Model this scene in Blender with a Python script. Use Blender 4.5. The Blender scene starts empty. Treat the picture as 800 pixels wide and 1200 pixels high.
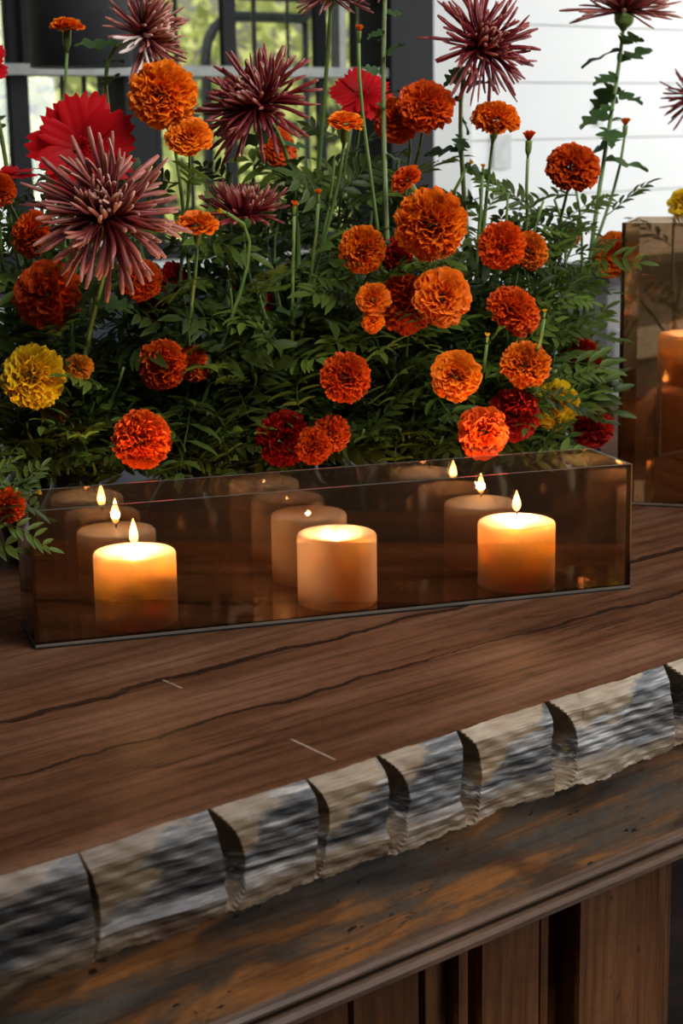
import bpy, math, random
from math import sin, cos, pi, radians as R, sqrt, atan2
from mathutils import Vector as V, Matrix, Quaternion
random.seed(11)
C = bpy.context.scene.collection
S = bpy.context.scene

# ------------------------------------------------------------------ camera, sky, lights, exposure
F, PIT, ROLL, CH, TZ = 2022.95, .21913, -.01535, .44762, 1.05     # focal (px, 800x1200), pitch, roll, height over the bar, bar height
cd = bpy.data.cameras.new('camera'); cam = bpy.data.objects.new('camera', cd); C.objects.link(cam)
cd.sensor_width = 36; cd.lens = F / 1200 * 36; cd.clip_start = .02; cd.clip_end = 200
cam.location = (0, 0, TZ + CH)
cam.rotation_euler = (Matrix.Rotation(pi / 2 - PIT, 3, 'X') @ Matrix.Rotation(ROLL, 3, 'Z')).to_euler()
cd.dof.use_dof = True; cd.dof.focus_distance = 1.56; cd.dof.aperture_fstop = 10
S.camera = cam
S.view_settings.view_transform = 'Standard'; S.view_settings.look = 'None'
S.view_settings.gamma = 1; S.view_settings.use_curve_mapping = False; S.view_settings.exposure = 0
S.cycles.max_bounces = 12; S.cycles.transparent_max_bounces = 24; S.cycles.glossy_bounces = 8
S.cycles.caustics_reflective = False; S.cycles.caustics_refractive = False
S.cycles.sample_clamp_indirect = 6

BA = .6964                                      # bearing of the bar front; room is square with it
BT = V((cos(BA), sin(BA), 0)); BN = V((-sin(BA), cos(BA), 0)); BP = V((0, 1.1611, 0))
def bw(s, d, z):                                # room coordinates (along the bar, into the room, height) -> world
    return BP + BT * s + BN * d + V((0, 0, z))

w = bpy.data.worlds.new('sky'); S.world = w; w.use_nodes = True
nt = w.node_tree; sk = nt.nodes.new('ShaderNodeTexSky'); sk.sky_type = 'NISHITA'
sk.sun_disc = False; sk.sun_elevation = R(48); sk.sun_rotation = R(200); sk.air_density = 1.6; sk.dust_density = 4
nt.links.new(sk.outputs[0], nt.nodes['Background'].inputs[0]); nt.nodes['Background'].inputs[1].default_value = .13
sd = bpy.data.lights.new('sun', 'SUN'); sd.energy = 6; sd.angle = R(2); sd.color = (1, .95, .82)
so = bpy.data.objects.new('sun', sd); C.objects.link(so)
so.rotation_euler = (BN * .62 + V((-.15, 0, -1))).to_track_quat('-Z', 'Y').to_euler()

def area(name, loc, target, sx, sy, power, col):
    l = bpy.data.lights.new(name, 'AREA'); l.shape = 'RECTANGLE'; l.size = sx; l.size_y = sy; l.energy = power; l.color = col
    o = bpy.data.objects.new(name, l); C.objects.link(o); o.location = loc
    o.rotation_euler = (V(target) - V(loc)).to_track_quat('-Z', 'Y').to_euler(); return o
# soft area lamps added inside the room, standing in for unseen window daylight
area('soft_key_front_right', bw(2.5, -1.5, 1.75), bw(.35, .1, 1.0), 1.2, 1.5, 52, (.90, .95, 1))  # lamp added near the bar so the hewn edge brightens to the right
area('overhead_fill', bw(.28, -.75, 2.95), bw(.2, .6, 1.2), 1.1, 1.1, 50, (.98, .98, 1))  # lamp added under the ceiling to brighten the flowers
area('white_wall_fill', bw(4.6, .6, 2.0), bw(2.6, 2, 1.5), 1.5, 1.8, 78, (1, .99, .97))  # lamp added to brighten the white boarded wall

# ------------------------------------------------------------------ pixel rays (800x1200 frame) to points of the room
cr, sr, cp, sp = cos(ROLL), sin(ROLL), cos(PIT), sin(PIT)
def ray(px, py):
    X, Y = px - 400, py - 600
    X, Y = X * cr + Y * sr, -X * sr + Y * cr
    return V((X / F, cp - Y / F * sp, -sp - Y / F * cp))
def at(px, py, y):
    r = ray(px, py); return V((0, 0, TZ + CH)) + r * (y / r.y)
def on_wall(px, py, d):
    r = ray(px, py); o = V((0, 0, TZ + CH)); P = bw(0, d, 0)
    q = o + r * ((P - o).dot(BN) / r.dot(BN)); return (q - BP).dot(BT), q.z

# ------------------------------------------------------------------ mesh + scene helpers
class MB:
    def __init__(s): s.v = []; s.f = []; s.t = []; s.m = []
    def add(s, vs, fs, ts=None, m=0):
        n = len(s.v); s.v += [tuple(v) for v in vs]; s.t += list(ts) if ts else [0.0] * len(vs)
        s.f += [tuple(i + n for i in f) for f in fs]; s.m += [m] * len(fs); return s
    def box(s, a, b, m=0):
        x0, y0, z0 = a; x1, y1, z1 = b
        return s.add([(x0,y0,z0),(x1,y0,z0),(x1,y1,z0),(x0,y1,z0),(x0,y0,z1),(x1,y0,z1),(x1,y1,z1),(x0,y1,z1)],
                     [(3,2,1,0),(4,5,6,7),(0,1,5,4),(1,2,6,5),(2,3,7,6),(3,0,4,7)], None, m)
    def lathe(s, prof, n=24, m=0, ts=None):
        vs, fs, tt = [], [], []
        for k, (r, z) in enumerate(prof):
            for i in range(n):
                a = 2 * pi * i / n; vs.append((r * cos(a), r * sin(a), z)); tt.append(ts[k] if ts else 0)
        for k in range(len(prof) - 1):
            for i in range(n):
                j = (i + 1) % n; fs.append((k*n+i, k*n+j, (k+1)*n+j, (k+1)*n+i))
        fs.append(tuple(range(n))[::-1]); fs.append(tuple((len(prof)-1)*n + i for i in range(n)))
        return s.add(vs, fs, tt, m)
    def tube(s, pts, rad, n=6, m=0):
        pts = [V(p) for p in pts]; vs, fs, tt = [], [], []; u = None
        for k, p in enumerate(pts):
            d = (pts[min(k+1, len(pts)-1)] - pts[max(k-1, 0)]).normalized()
            u = d.orthogonal().normalized() if u is None else (u - d * u.dot(d)).normalized()
            v = d.cross(u); r = rad[k] if isinstance(rad, (list, tuple)) else rad
            for i in range(n):
                a = 2 * pi * i / n; vs.append(p + (u * cos(a) + v * sin(a)) * r); tt.append(k / max(1, len(pts)-1))
        for k in range(len(pts) - 1):
            for i in range(n):
                j = (i + 1) % n; fs.append((k*n+i, k*n+j, (k+1)*n+j, (k+1)*n+i))
        fs.append(tuple(range(n))[::-1]); fs.append(tuple((len(pts)-1)*n + i for i in range(n)))
        return s.add(vs, fs, tt, m)
    def mesh(s, name, mats, smooth=True):
        me = bpy.data.meshes.new(name); me.from_pydata(s.v, [], s.f)
        for m in mats: me.materials.append(m)
        a = me.attributes.new('t', 'FLOAT', 'POINT'); a.data.foreach_set('value', s.t)
        me.polygons.foreach_set('use_smooth', [smooth] * len(me.polygons))
        if any(s.m): me.polygons.foreach_set('material_index', s.m)
        me.update(); return me
def link(name, data, parent=None, loc=None, rot=None, scale=None):
    o = bpy.data.objects.new(name, data); C.objects.link(o)
    if parent is not None: o.parent = parent
    if loc is not None: o.location = loc
    if rot is not None:
        o.rotation_mode = 'QUATERNION'; o.rotation_quaternion = rot
    if scale is not None: o.scale = scale if hasattr(scale, '__len__') else (scale,) * 3
    return o
def tag(o, label=None, cat=None, group=None, kind=None):
    if label: o['label'] = label
    if cat: o['category'] = cat
    if group: o['group'] = group
    if kind: o['kind'] = kind
    return o
def empty(name, loc, label, cat, group=None, rz=0):
    o = link(name, None, None, loc); o.rotation_euler = (0, 0, rz); o.empty_display_size = .02
    return tag(o, label, cat, group)
def recolor(o, mat):
    o.material_slots[0].link = 'OBJECT'; o.material_slots[0].material = mat; return o
def bez(a, b, c, d, n):
    out = []
    for i in range(n + 1):
        t = i / n; q = 1 - t; out.append(a*q**3 + b*3*q*q*t + c*3*q*t*t + d*t**3)
    return out
def frame_q(z, x):                              # rotation taking local Z to z, local X towards x
    z = V(z).normalized(); x = V(x); x = x - z * x.dot(z)
    x = x.normalized() if x.length > 1e-6 else z.orthogonal().normalized()
    y = z.cross(x); return Matrix((x, y, z)).transposed().to_quaternion()

# ------------------------------------------------------------------ materials
def mat(name):
    m = bpy.data.materials.new(name); m.use_nodes = True
    n = m.node_tree.nodes; return m, m.node_tree, n['Principled BSDF'], n['Material Output']
def nd(nt, t, **k):
    n = nt.nodes.new(t)
    for a, b in k.items():
        if isinstance(a, str) and a.startswith('i_'):
            q = a[2:]; n.inputs[int(q) if q.isdigit() else q.replace('_', ' ')].default_value = b
        else: setattr(n, a, b)
    return n
def ramp(nt, src, stops):
    r = nt.nodes.new('ShaderNodeValToRGB'); e = r.color_ramp.elements
    while len(e) < len(stops): e.new(.5)
    for k, (p, c) in enumerate(stops):
        e[k].position = p; e[k].color = (*c, 1) if len(c) == 3 else c
    nt.links.new(src, r.inputs[0]); return r.outputs[0]
def coords(nt, scale, which='Object'):
    tc = nd(nt, 'ShaderNodeTexCoord'); mp = nd(nt, 'ShaderNodeMapping'); mp.inputs['Scale'].default_value = scale
    nt.links.new(tc.outputs[which], mp.inputs[0]); return mp.outputs[0]
def noise(nt, vec, scale, detail=5, rough=.55, dist=0):
    n = nd(nt, 'ShaderNodeTexNoise', i_Scale=scale, i_Detail=detail, i_Roughness=rough, i_Distortion=dist)
    nt.links.new(vec, n.inputs['Vector']); return n.outputs['Fac']
def mixc(nt, f, a, b, mode='MIX'):
    m = nd(nt, 'ShaderNodeMix', data_type='RGBA', blend_type=mode)
    for sock, val in ((m.inputs['Factor'], f), (m.inputs['A'], a), (m.inputs['B'], b)):
        pass
    fi, ai, bi = m.inputs[0], m.inputs[6], m.inputs[7]
    for sock, val in ((fi, f), (ai, a), (bi, b)):
        if hasattr(val, 'links'): nt.links.new(val, sock)
        else: sock.default_value = (*val, 1) if isinstance(val, tuple) and len(val) == 3 else val
    return m.outputs[2]
def bump(nt, p, h, strength, dist=.002):
    b = nd(nt, 'ShaderNodeBump', i_Strength=strength, i_Distance=dist); nt.links.new(h, b.inputs['Height'])
    nt.links.new(b.outputs[0], p.inputs['Normal'])
def plain(name, col, rough=.5, metal=0, spec=.5, var=.12, vs=40):
    m, t, p, o = mat(name)
    f = noise(t, coords(t, (1, 1, 1)), vs, 3)
    c = ramp(t, f, [(.3, tuple(x * (1 - var) for x in col)), (.7, tuple(min(1, x * (1 + var)) for x in col))])
    t.links.new(c, p.inputs['Base Color']); p.inputs['Roughness'].default_value = rough
    p.inputs['Metallic'].default_value = metal; p.inputs['Specular IOR Level'].default_value = spec; return m

def wood(name, dark, mid, light, axis=0, rough=.32, spec=.3, ring=24, crack=.6, worm=0.0, stretch=.12, sharp=.2, ringamt=.4, blot=1.0, marks=False):
    m, t, p, o = mat(name)
    def sc(along, across): return tuple(along if k == axis else across for k in range(3))
    base = coords(t, sc(stretch, 1))
    dn = nd(t, 'ShaderNodeTexNoise', i_Scale=5, i_Detail=3); t.links.new(base, dn.inputs['Vector'])
    va = nd(t, 'ShaderNodeVectorMath', operation='MULTIPLY_ADD'); t.links.new(dn.outputs['Color'], va.inputs[0])
    va.inputs[1].default_value = (.16, .16, .16); t.links.new(base, va.inputs[2])
    wv = nd(t, 'ShaderNodeTexWave', wave_type='BANDS', bands_direction='Y' if axis == 0 else 'X', i_Scale=ring, i_Distortion=2.2, i_Detail=3)
    wv.inputs['Detail Scale'].default_value = 2; t.links.new(va.outputs[0], wv.inputs[0])
    n0 = noise(t, coords(t, sc(1.3 * blot, 7 * blot)), 2.0, 6, .62, .5)
    pores = noise(t, coords(t, sc(9, 260)), 1.0, 4, .6)
    grit = noise(t, coords(t, (1, 1, 1)), 90, 4, .7)
    c = ramp(t, n0, [(.5 - sharp, dark), (.5, mid), (.5 + sharp, light)])
    c = mixc(t, ringamt, c, ramp(t, wv.outputs['Fac'], [(.05, (.48, .44, .42)), (.35, (.95, .94, .93)), (.95, (1.12, 1.1, 1.05))]), 'MULTIPLY')
    c = mixc(t, .55, c, ramp(t, pores, [(.36, (.5, .47, .45)), (.52, (1, 1, 1))]), 'MULTIPLY')
    c = mixc(t, .35, c, ramp(t, grit, [(.35, (.6, .6, .6)), (.6, (1.1, 1.1, 1.1))]), 'MULTIPLY')
    cn = noise(t, coords(t, sc(1.6, 22)), 1.0, 6, .62, .5); cm = noise(t, coords(t, sc(2.2, 9)), 1.2, 3)
    line = ramp(t, cn, [(.482, (0, 0, 0)), (.5, (1, 1, 1)), (.518, (0, 0, 0))]); msk = ramp(t, cm, [(.54, (0, 0, 0)), (.62, (1, 1, 1))])
    f = mixc(t, 1.0, line, msk, 'MULTIPLY'); f2 = mixc(t, 1.0, f, (crack, crack, crack), 'MULTIPLY')
    c = mixc(t, f2, c, tuple(x * .14 for x in dark))
    if worm:
        wn = noise(t, coords(t, sc(55, 120)), 1.0, 2); wf = ramp(t, wn, [(.70, (0, 0, 0)), (.74, (worm,) * 3)])
        c = mixc(t, wf, c, (.006, .004, .003))
    if marks:                                    # old split along the grain and two pale scratches across it
        tc = nd(t, 'ShaderNodeTexCoord'); sx = nd(t, 'ShaderNodeSeparateXYZ'); t.links.new(tc.outputs['Object'], sx.inputs[0])
        wb_ = noise(t, coords(t, (9, 2, 2)), 1.0, 5, .6); gr_ = noise(t, coords(t, (60, 160, 60)), 1.0, 4, .7); pm = noise(t, coords(t, (5, 1, 1)), 1.0, 3)
        def mth(op, a, b=None, c_=None):
            n = nd(t, 'ShaderNodeMath', operation=op)
            for k, q in enumerate((a, b, c_)):
                if q is None: continue
                if hasattr(q, 'links'): t.links.new(q, n.inputs[k])
                else: n.inputs[k].default_value = q
            return n.outputs[0]
        def near(src, mid, half): return mth('COMPARE', src, mid, half)
        yw = mth('MULTIPLY_ADD', wb_, .05, sx.outputs['Y'])
        for d0, wd_ in ((.176, .004), (.284, .006)):
            dist = mth('ABSOLUTE', mth('SUBTRACT', yw, d0))
            line_ = mth('LESS_THAN', mth('ADD', dist, mth('MULTIPLY', gr_, .006)), mth('MULTIPLY_ADD', pm, wd_ * 2.2, .0012))
            c = mixc(t, mth('MULTIPLY', line_, .85), c, (.012, .006, .004))
        for x0, y0, hy in ((.022, .248, .015), (.0105, .050, .028)):
            f_ = mth('MULTIPLY', near(mth('MULTIPLY_ADD', sx.outputs['Y'], -.06, sx.outputs['X']), x0 - .06 * y0, .0011), near(sx.outputs['Y'], y0, hy))
            c = mixc(t, mth('MULTIPLY', f_, mth('MULTIPLY', gr_, 1.0)), c, (.36, .30, .23))
    t.links.new(c, p.inputs['Base Color']); p.inputs['Specular IOR Level'].default_value = spec
    t.links.new(ramp(t, n0, [(.3, (rough * .8,) * 3), (.7, (min(1, rough * 1.3),) * 3)]), p.inputs['Roughness'])
    hh = mixc(t, 1.0, pores, f, 'SUBTRACT'); bump(t, p, hh, .22, .0012); return m

M = {}
M['top'] = wood('bar_top_wood', (.050, .020, .009), (.092, .039, .019), (.15, .074, .042), 0, .50, .012, 14, marks=True)
M['fascia'] = wood('worn_fascia_wood', (.085, .070, .056), (.118, .068, .038), (.29, .11, .03), 0, .36, .3, 26, .7, .9, .2, .10, .75, 2.1)
M['moulding'] = wood('moulding_wood', (.05, .035, .026), (.085, .05, .032), (.13, .07, .04), 0, .30, .4, 20)
M['board'] = wood('front_board_wood', (.085, .029, .009), (.155, .056, .017), (.22, .084, .025), 2, .42, .3, 16, .5, .5)
M['darkwood'] = wood('dark_wood', (.012, .007, .005), (.022, .012, .008), (.035, .02, .013), 0, .45)
def live_edge_mat():
    m, t, p, o = mat('hewn_edge_wood')
    a = nd(t, 'ShaderNodeAttribute', attribute_name='t')
    big = noise(t, coords(t, (6, 9, 12)), 1.4, 5, .6, .4)
    streak = noise(t, coords(t, (13, 70, 260)), 1.0, 9, .66); fib = noise(t, coords(t, (30, 200, 700)), 1.0, 4, .6)
    pale = ramp(t, streak, [(.3, (.22, .15, .085)), (.5, (.29, .21, .125)), (.7, (.37, .285, .185))])
    grey = ramp(t, streak, [(.38, (.008, .008, .009)), (.49, (.075, .073, .074)), (.56, (.20, .195, .19)), (.64, (.50, .49, .47))])
    ad = nd(t, 'ShaderNodeMath', operation='ADD'); t.links.new(big, ad.inputs[0])
    mu = nd(t, 'ShaderNodeMath', operation='MULTIPLY', i_1=.45); t.links.new(a.outputs['Fac'], mu.inputs[0]); t.links.new(mu.outputs[0], ad.inputs[1])
    fa = nd(t, 'ShaderNodeAttribute', attribute_name='facet'); fm = nd(t, 'ShaderNodeMath', operation='MULTIPLY_ADD', i_1=.38); t.links.new(fa.outputs['Fac'], fm.inputs[0]); t.links.new(ad.outputs[0], fm.inputs[2])
    fs = nd(t, 'ShaderNodeMath', operation='MULTIPLY_ADD', i_1=.35); t.links.new(streak, fs.inputs[0]); t.links.new(fm.outputs[0], fs.inputs[2])
    c = mixc(t, ramp(t, fs.outputs[0], [(.96, (0, 0, 0)), (1.12, (1, 1, 1))]), pale, grey)
    br = ramp(t, noise(t, coords(t, (5, 18, 45)), 2.0, 6, .7), [(.46, (1, 1, 1)), (.62, (.42, .24, .13))])
    lo_ = nd(t, 'ShaderNodeMath', operation='MULTIPLY_ADD', i_1=.5, i_2=-.25); t.links.new(big, lo_.inputs[0]); lo2 = nd(t, 'ShaderNodeMath', operation='ADD'); t.links.new(lo_.outputs[0], lo2.inputs[0]); t.links.new(a.outputs['Fac'], lo2.inputs[1])
    low = ramp(t, lo2.outputs[0], [(.70, (0, 0, 0)), (.88, (.8, .8, .8))])
    c = mixc(t, low, c, mixc(t, .9, pale, br, 'MULTIPLY'))
    c = mixc(t, .5, c, br, 'MULTIPLY')
    c = mixc(t, .5, c, ramp(t, fib, [(.35, (.5, .48, .46)), (.55, (1, 1, 1))]), 'MULTIPLY')
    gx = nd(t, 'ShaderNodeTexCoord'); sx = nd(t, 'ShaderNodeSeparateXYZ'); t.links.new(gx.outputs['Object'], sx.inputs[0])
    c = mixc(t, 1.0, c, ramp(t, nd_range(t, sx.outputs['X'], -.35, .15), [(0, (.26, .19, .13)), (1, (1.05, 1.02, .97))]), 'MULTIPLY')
    t.links.new(c, p.inputs['Base Color']); p.inputs['Roughness'].default_value = .40; p.inputs['Specular IOR Level'].default_value = .45
    c = c
    bump(t, p, streak, .5, .0016); return m
def nd_range(t, src, a, b):
    n = nd(t, 'ShaderNodeMapRange', i_1=a, i_2=b); t.links.new(src, n.inputs[0]); return n.outputs[0]
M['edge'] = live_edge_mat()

def petal_mat(name, stops, rough=.55, trans=.25, var=.12, spec=.2):
    m, t, p, o = mat(name)
    a = nd(t, 'ShaderNodeAttribute', attribute_name='t'); c = ramp(t, a.outputs['Fac'], stops)
    oi = nd(t, 'ShaderNodeObjectInfo'); n = noise(t, coords(t, (1, 1, 1)), 3, 3)
    hs = nd(t, 'ShaderNodeHueSaturation'); t.links.new(c, hs.inputs['Color'])
    mr = nd(t, 'ShaderNodeMapRange', i_3=1 - var, i_4=1 + var); t.links.new(oi.outputs['Random'], mr.inputs[0])
    t.links.new(mr.outputs[0], hs.inputs['Value'])
    cc = mixc(t, .35, hs.outputs[0], ramp(t, n, [(.3, (.7, .66, .62)), (.6, (1, 1, 1))]), 'MULTIPLY')
    t.links.new(cc, p.inputs['Base Color']); p.inputs['Roughness'].default_value = rough; p.inputs['Specular IOR Level'].default_value = spec
    tr = nd(t, 'ShaderNodeBsdfTranslucent'); t.links.new(cc, tr.inputs[0])
    mx = nd(t, 'ShaderNodeMixShader', i_0=trans); t.links.new(p.outputs[0], mx.inputs[1]); t.links.new(tr.outputs[0], mx.inputs[2])
    t.links.new(mx.outputs[0], o.inputs[0]); return m
M['orange'] = petal_mat('orange_petal', [(0, (.40, .035, .002)), (.55, (.72, .115, .002)), (1, (.84, .20, .006))])
M['amber'] = petal_mat('amber_petal', [(0, (.50, .05, .002)), (.55, (.82, .15, .002)), (1, (.92, .25, .007))])
M['vermilion'] = petal_mat('red_orange_petal', [(0, (.26, .010, .001)), (.55, (.62, .050, .002)), (1, (.76, .105, .004))])
M['scarlet'] = petal_mat('deep_red_marigold_petal', [(0, (.12, .003, .002)), (.6, (.34, .008, .003)), (1, (.46, .016, .006))])
M['yellow'] = petal_mat('yellow_petal', [(0, (.5, .22, .004)), (.5, (.76, .44, .006)), (1, (.86, .58, .015))])
M['ochre'] = petal_mat('ochre_petal', [(0, (.35, .09, .005)), (.6, (.58, .17, .006)), (1, (.70, .26, .015))])
M['crimson'] = petal_mat('crimson_petal', [(0, (.22, .002, .004)), (.5, (.52, .004, .008)), (1, (.62, .008, .012))], .5, .3, .06, .12)
M['mum'] = petal_mat('dusky_chrysanthemum_petal', [(0, (.11, .006, .010)), (.35, (.22, .026, .026)), (.7, (.42, .145, .105)), (1, (.70, .40, .29))], .36, .2, .25, .4)
M['mumdeep'] = petal_mat('maroon_chrysanthemum_petal', [(0, (.085, .003, .008)), (.4, (.21, .012, .019)), (.75, (.31, .06, .052)), (1, (.52, .23, .17))], .36, .2, .25, .4)
M['mumpale'] = petal_mat('pale_chrysanthemum_petal', [(0, (.55, .30, .26)), (.4, (.75, .62, .56)), (1, (.80, .72, .66))], .4, .2, .1, .4)
M['heart'] = petal_mat('dark_floret', [(0, (.03, .003, .003)), (1, (.12, .02, .015))])
M['leaf'] = petal_mat('marigold_leaf', [(0, (.030, .046, .009)), (.5, (.046, .072, .012)), (1, (.066, .098, .018))], .45, .3, .3)
M['leafy'] = petal_mat('young_marigold_leaf', [(0, (.065, .10, .016)), (.5, (.10, .155, .022)), (1, (.14, .205, .034))], .45, .35, .25)
M['mumleaf'] = petal_mat('chrysanthemum_leaf', [(0, (.04, .075, .022)), (1, (.05, .1, .03))], .5, .2, .2)
M['stem'] = petal_mat('green_stem', [(0, (.06, .12, .025)), (1, (.15, .24, .06))], .4, .1, .2)
M['palestem'] = petal_mat('pale_stem', [(0, (.10, .15, .05)), (1, (.24, .30, .13))], .4, .1, .1)

M['calyx'] = petal_mat('pale_green_calyx', [(0, (.10, .17, .035)), (1, (.20, .28, .07))], .4, .1, .15)
def wax_mat():
    m, t, p, o = mat('ivory_wax')
    n = noise(t, coords(t, (1, 1, 6)), 14, 4)
    t.links.new(ramp(t, n, [(.3, (.95, .60, .44)), (.7, (.98, .68, .52))]), p.inputs['Base Color'])
    p.inputs['Roughness'].default_value = .42
    p.subsurface_method = 'BURLEY'; p.inputs['Subsurface Weight'].default_value = 1; p.inputs['Subsurface Radius'].default_value = (1, .62, .34)
    p.inputs['Subsurface Scale'].default_value = .085; bump(t, p, n, .12, .001); return m
M['wax'] = wax_mat()
def emit_mat(name, stops, strength):
    m, t, p, o = mat(name); t.nodes.remove(p)
    a = nd(t, 'ShaderNodeAttribute', attribute_name='t'); e = nd(t, 'ShaderNodeEmission', i_Strength=strength)
    t.links.new(ramp(t, a.outputs['Fac'], stops), e.inputs[0])
    tr = nd(t, 'ShaderNodeBsdfTransparent'); ad = nd(t, 'ShaderNodeAddShader')
    t.links.new(e.outputs[0], ad.inputs[0]); t.links.new(tr.outputs[0], ad.inputs[1]); t.links.new(ad.outputs[0], o.inputs[0]); return m
M['flame'] = emit_mat('candle_flame', [(0, (.5, .16, .03)), (.25, (1, .55, .16)), (.6, (1, .74, .34)), (1, (1, .5, .12))], 7)
M['ember'] = emit_mat('glowing_wick_tip', [(0, (1, .7, .3)), (1, (1, .8, .45))], 9)
M['wick'] = plain('charred_wick', (.02, .015, .012), .9)

def glass_face(name, tint, gcol, fac, rough=.0):
    m, t, p, o = mat(name); t.nodes.remove(p)
    tr = nd(t, 'ShaderNodeBsdfTransparent'); gl = nd(t, 'ShaderNodeBsdfGlossy', i_Roughness=rough)
    n = noise(t, coords(t, (1, 1, 1)), 6, 2)
    t.links.new(ramp(t, n, [(.3, tuple(x * .97 for x in tint)), (.7, tint)]), tr.inputs[0]); gl.inputs[0].default_value = (*gcol, 1)
    mx = nd(t, 'ShaderNodeMixShader')
    if fac is None:
        fr = nd(t, 'ShaderNodeFresnel', i_IOR=1.45); t.links.new(fr.outputs[0], mx.inputs[0])
    else: mx.inputs[0].default_value = fac
    t.links.new(tr.outputs[0], mx.inputs[1]); t.links.new(gl.outputs[0], mx.inputs[2]); t.links.new(mx.outputs[0], o.inputs[0]); return m
M['g_in'] = glass_face('bronze_mirror_coating', (1, .96, .9), (.96, .86, .74), .54)
M['g_front'] = glass_face('thin_bronze_coating', (1, .96, .9), (.95, .86, .74), .37)
M['g_out'] = glass_face('smoked_glass', (.79, .65, .51), (1, 1, 1), None)
M['g_edge'] = plain('polished_glass_edge', (.30, .26, .21), .12, .6)
M['black'] = plain('black_base_strip', (.008, .007, .006), .5)
M['clear'] = glass_face('window_glass', (.97, .98, .97), (1, 1, 1), None)
M['vase'] = plain('dark_ceramic', (.012, .011, .012), .25)
M['white'] = plain('white_painted_board', (.80, .82, .80), .55, var=.03, vs=3)
M['trimwhite'] = plain('white_trim_paint', (.62, .63, .60), .5, var=.03, vs=4)
M['steel'] = plain('black_steel_frame', (.012, .013, .014), .6, 0, .15)
M['rail'] = plain('grey_painted_rail', (.32, .33, .30), .6)
M['drum'] = plain('charcoal_shade_fabric', (.035, .036, .038), .7)
M['floor'] = wood('floor_wood', (.02, .012, .008), (.04, .022, .014), (.06, .034, .02), 0, .4)
M['plaster'] = plain('dim_plaster', (.20, .19, .18), .8)
M['ground'] = plain('pale_gravel', (.30, .32, .24), .9, var=.25, vs=5)
M['treeleaf'] = petal_mat('tree_leaf', [(0, (.46, .52, .15)), (1, (.72, .76, .34))], .5, .4, .1)
M['bark'] = plain('bark', (.09, .07, .05), .9)
M['seatfabric'] = plain('slate_upholstery', (.022, .026, .034), .45)
M['plate'] = plain('pale_grey_plate', (.55, .57, .54), .5)
M['pipe'] = plain('grey_pipe', (.10, .105, .11), .4, .3)

# ------------------------------------------------------------------ the room
WD, S0, S1, D0, CZ = 2.0, -4.2, 5.4, -3.8, 3.2          # back wall distance, extent along the bar, front wall, ceiling
def room(name, mb, m, kind='structure', parent=None, smooth=False):
    o = link(name, mb.mesh(name, m if isinstance(m, list) else [m], smooth), parent)
    if parent is None:
        o.location = BP; o.rotation_euler = (0, 0, BA); tag(o, kind=kind)
    return o
room('floor', MB().box((S0, D0, -.1), (S1, WD + .1, 0)), M['floor'])
room('ceiling', MB().box((S0, D0, CZ), (S1, WD + .1, CZ + .1)), M['plaster'])
room('wall_left', MB().box((S0 - .1, D0, 0), (S0, WD, CZ)), M['plaster'])
room('wall_right', MB().box((S1, D0, 0), (S1 + .1, WD, CZ)), M['plaster'])
room('wall_front', MB().box((S0, D0 - .1, 0), (S1, D0, CZ)), M['plaster'])
sT0, _ = on_wall(505, 100, WD - .03); sT1, _ = on_wall(547, 100, WD - .015); sP0, _ = on_wall(459, 100, WD - .04)
_, zj = on_wall(650, 30, WD); _, zj2 = on_wall(650, 97, WD); bh = zj - zj2
# white boarded wall to the right of the windows: every board a piece
wb = room('wall_back', MB().box((sT1, WD + .02, 0), (S1, WD + .1, CZ)), M['white'])
z0 = zj - bh * int(zj / bh)
bm = MB().box((0, 0, .0012), (S1 - sT1, .02, bh - .0012)).mesh('plank', [M['white']], False)
z = z0 - bh
while z < CZ:
    if z > -.01 and z + bh < CZ + .1: link('plank', bm, wb, (sT1, WD, z))
    z += bh
room('trim_1', MB().box((sT0, WD - .03, 0), (sT1, WD + .1, CZ)), M['trimwhite'])
_, zs = on_wall(250, 300, WD)
wl = room('wall_back_low', MB().box((S0, WD + .02, 0), (sT0, WD + .1, zs - .03)), M['white'])
wl.name = 'wall_sill_side'
room('trim_2', MB().box((S0, WD - .05, zs - .03), (sT0, WD + .1, zs)), M['trimwhite'])
room('wall_header', MB().box((S0, WD, 2.6), (sT0, WD + .1, CZ)), M['plaster'])
_, zr0 = on_wall(250, 90, WD); _, zr1 = on_wall(250, 78, WD)
# steel framed windows
def window(n, a, b, bars, lowbars):
    r = room('window_%d' % n, MB().box((a, WD, zs), (a + .035, WD + .08, 2.6)).box((b - .035, WD, zs), (b, WD + .08, 2.6)).box((a, WD, 2.56), (b, WD + .08, 2.6)).box((a, WD, zs), (b, WD + .08, zs + .03)), M['steel'])
    link('transom_rail', MB().box((a, WD - .03, zr0), (b, WD + .05, zr1)).mesh('transom_rail', [M['rail']], False), r)
    xs = [a + .035]
    for x, wd in bars:
        link('mullion', MB().box((x - wd / 2, WD + .02, zr1), (x + wd / 2, WD + .02 + min(wd * .5, .025), 2.57)).mesh('mullion', [M['steel']], False), r)
    for x, wd in lowbars:
        link('glazing_bar', MB().box((x - wd / 2, WD + .02, zs), (x + wd / 2, WD + .02 + min(wd * .5, .025), zr0)).mesh('glazing_bar', [M['steel']], False), r)
    for zz in (zr1 + .14, zr1 + .36):
        link('glazing_bar', MB().box((a, WD + .015, zz - .006), (b, WD + .04, zz + .006)).mesh('glazing_bar', [M['steel']], False), r)
    for lo, hi, brs in ((zs, zr0, lowbars), (zr1, 2.57, bars)):
        e = sorted([a + .03, b - .03] + [x for x, _ in brs])
        for i in range(len(e) - 1):
            link('pane', MB().box((e[i], WD + .028, lo), (e[i+1], WD + .032, hi)).mesh('pane', [M['clear']], False), r)
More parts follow.
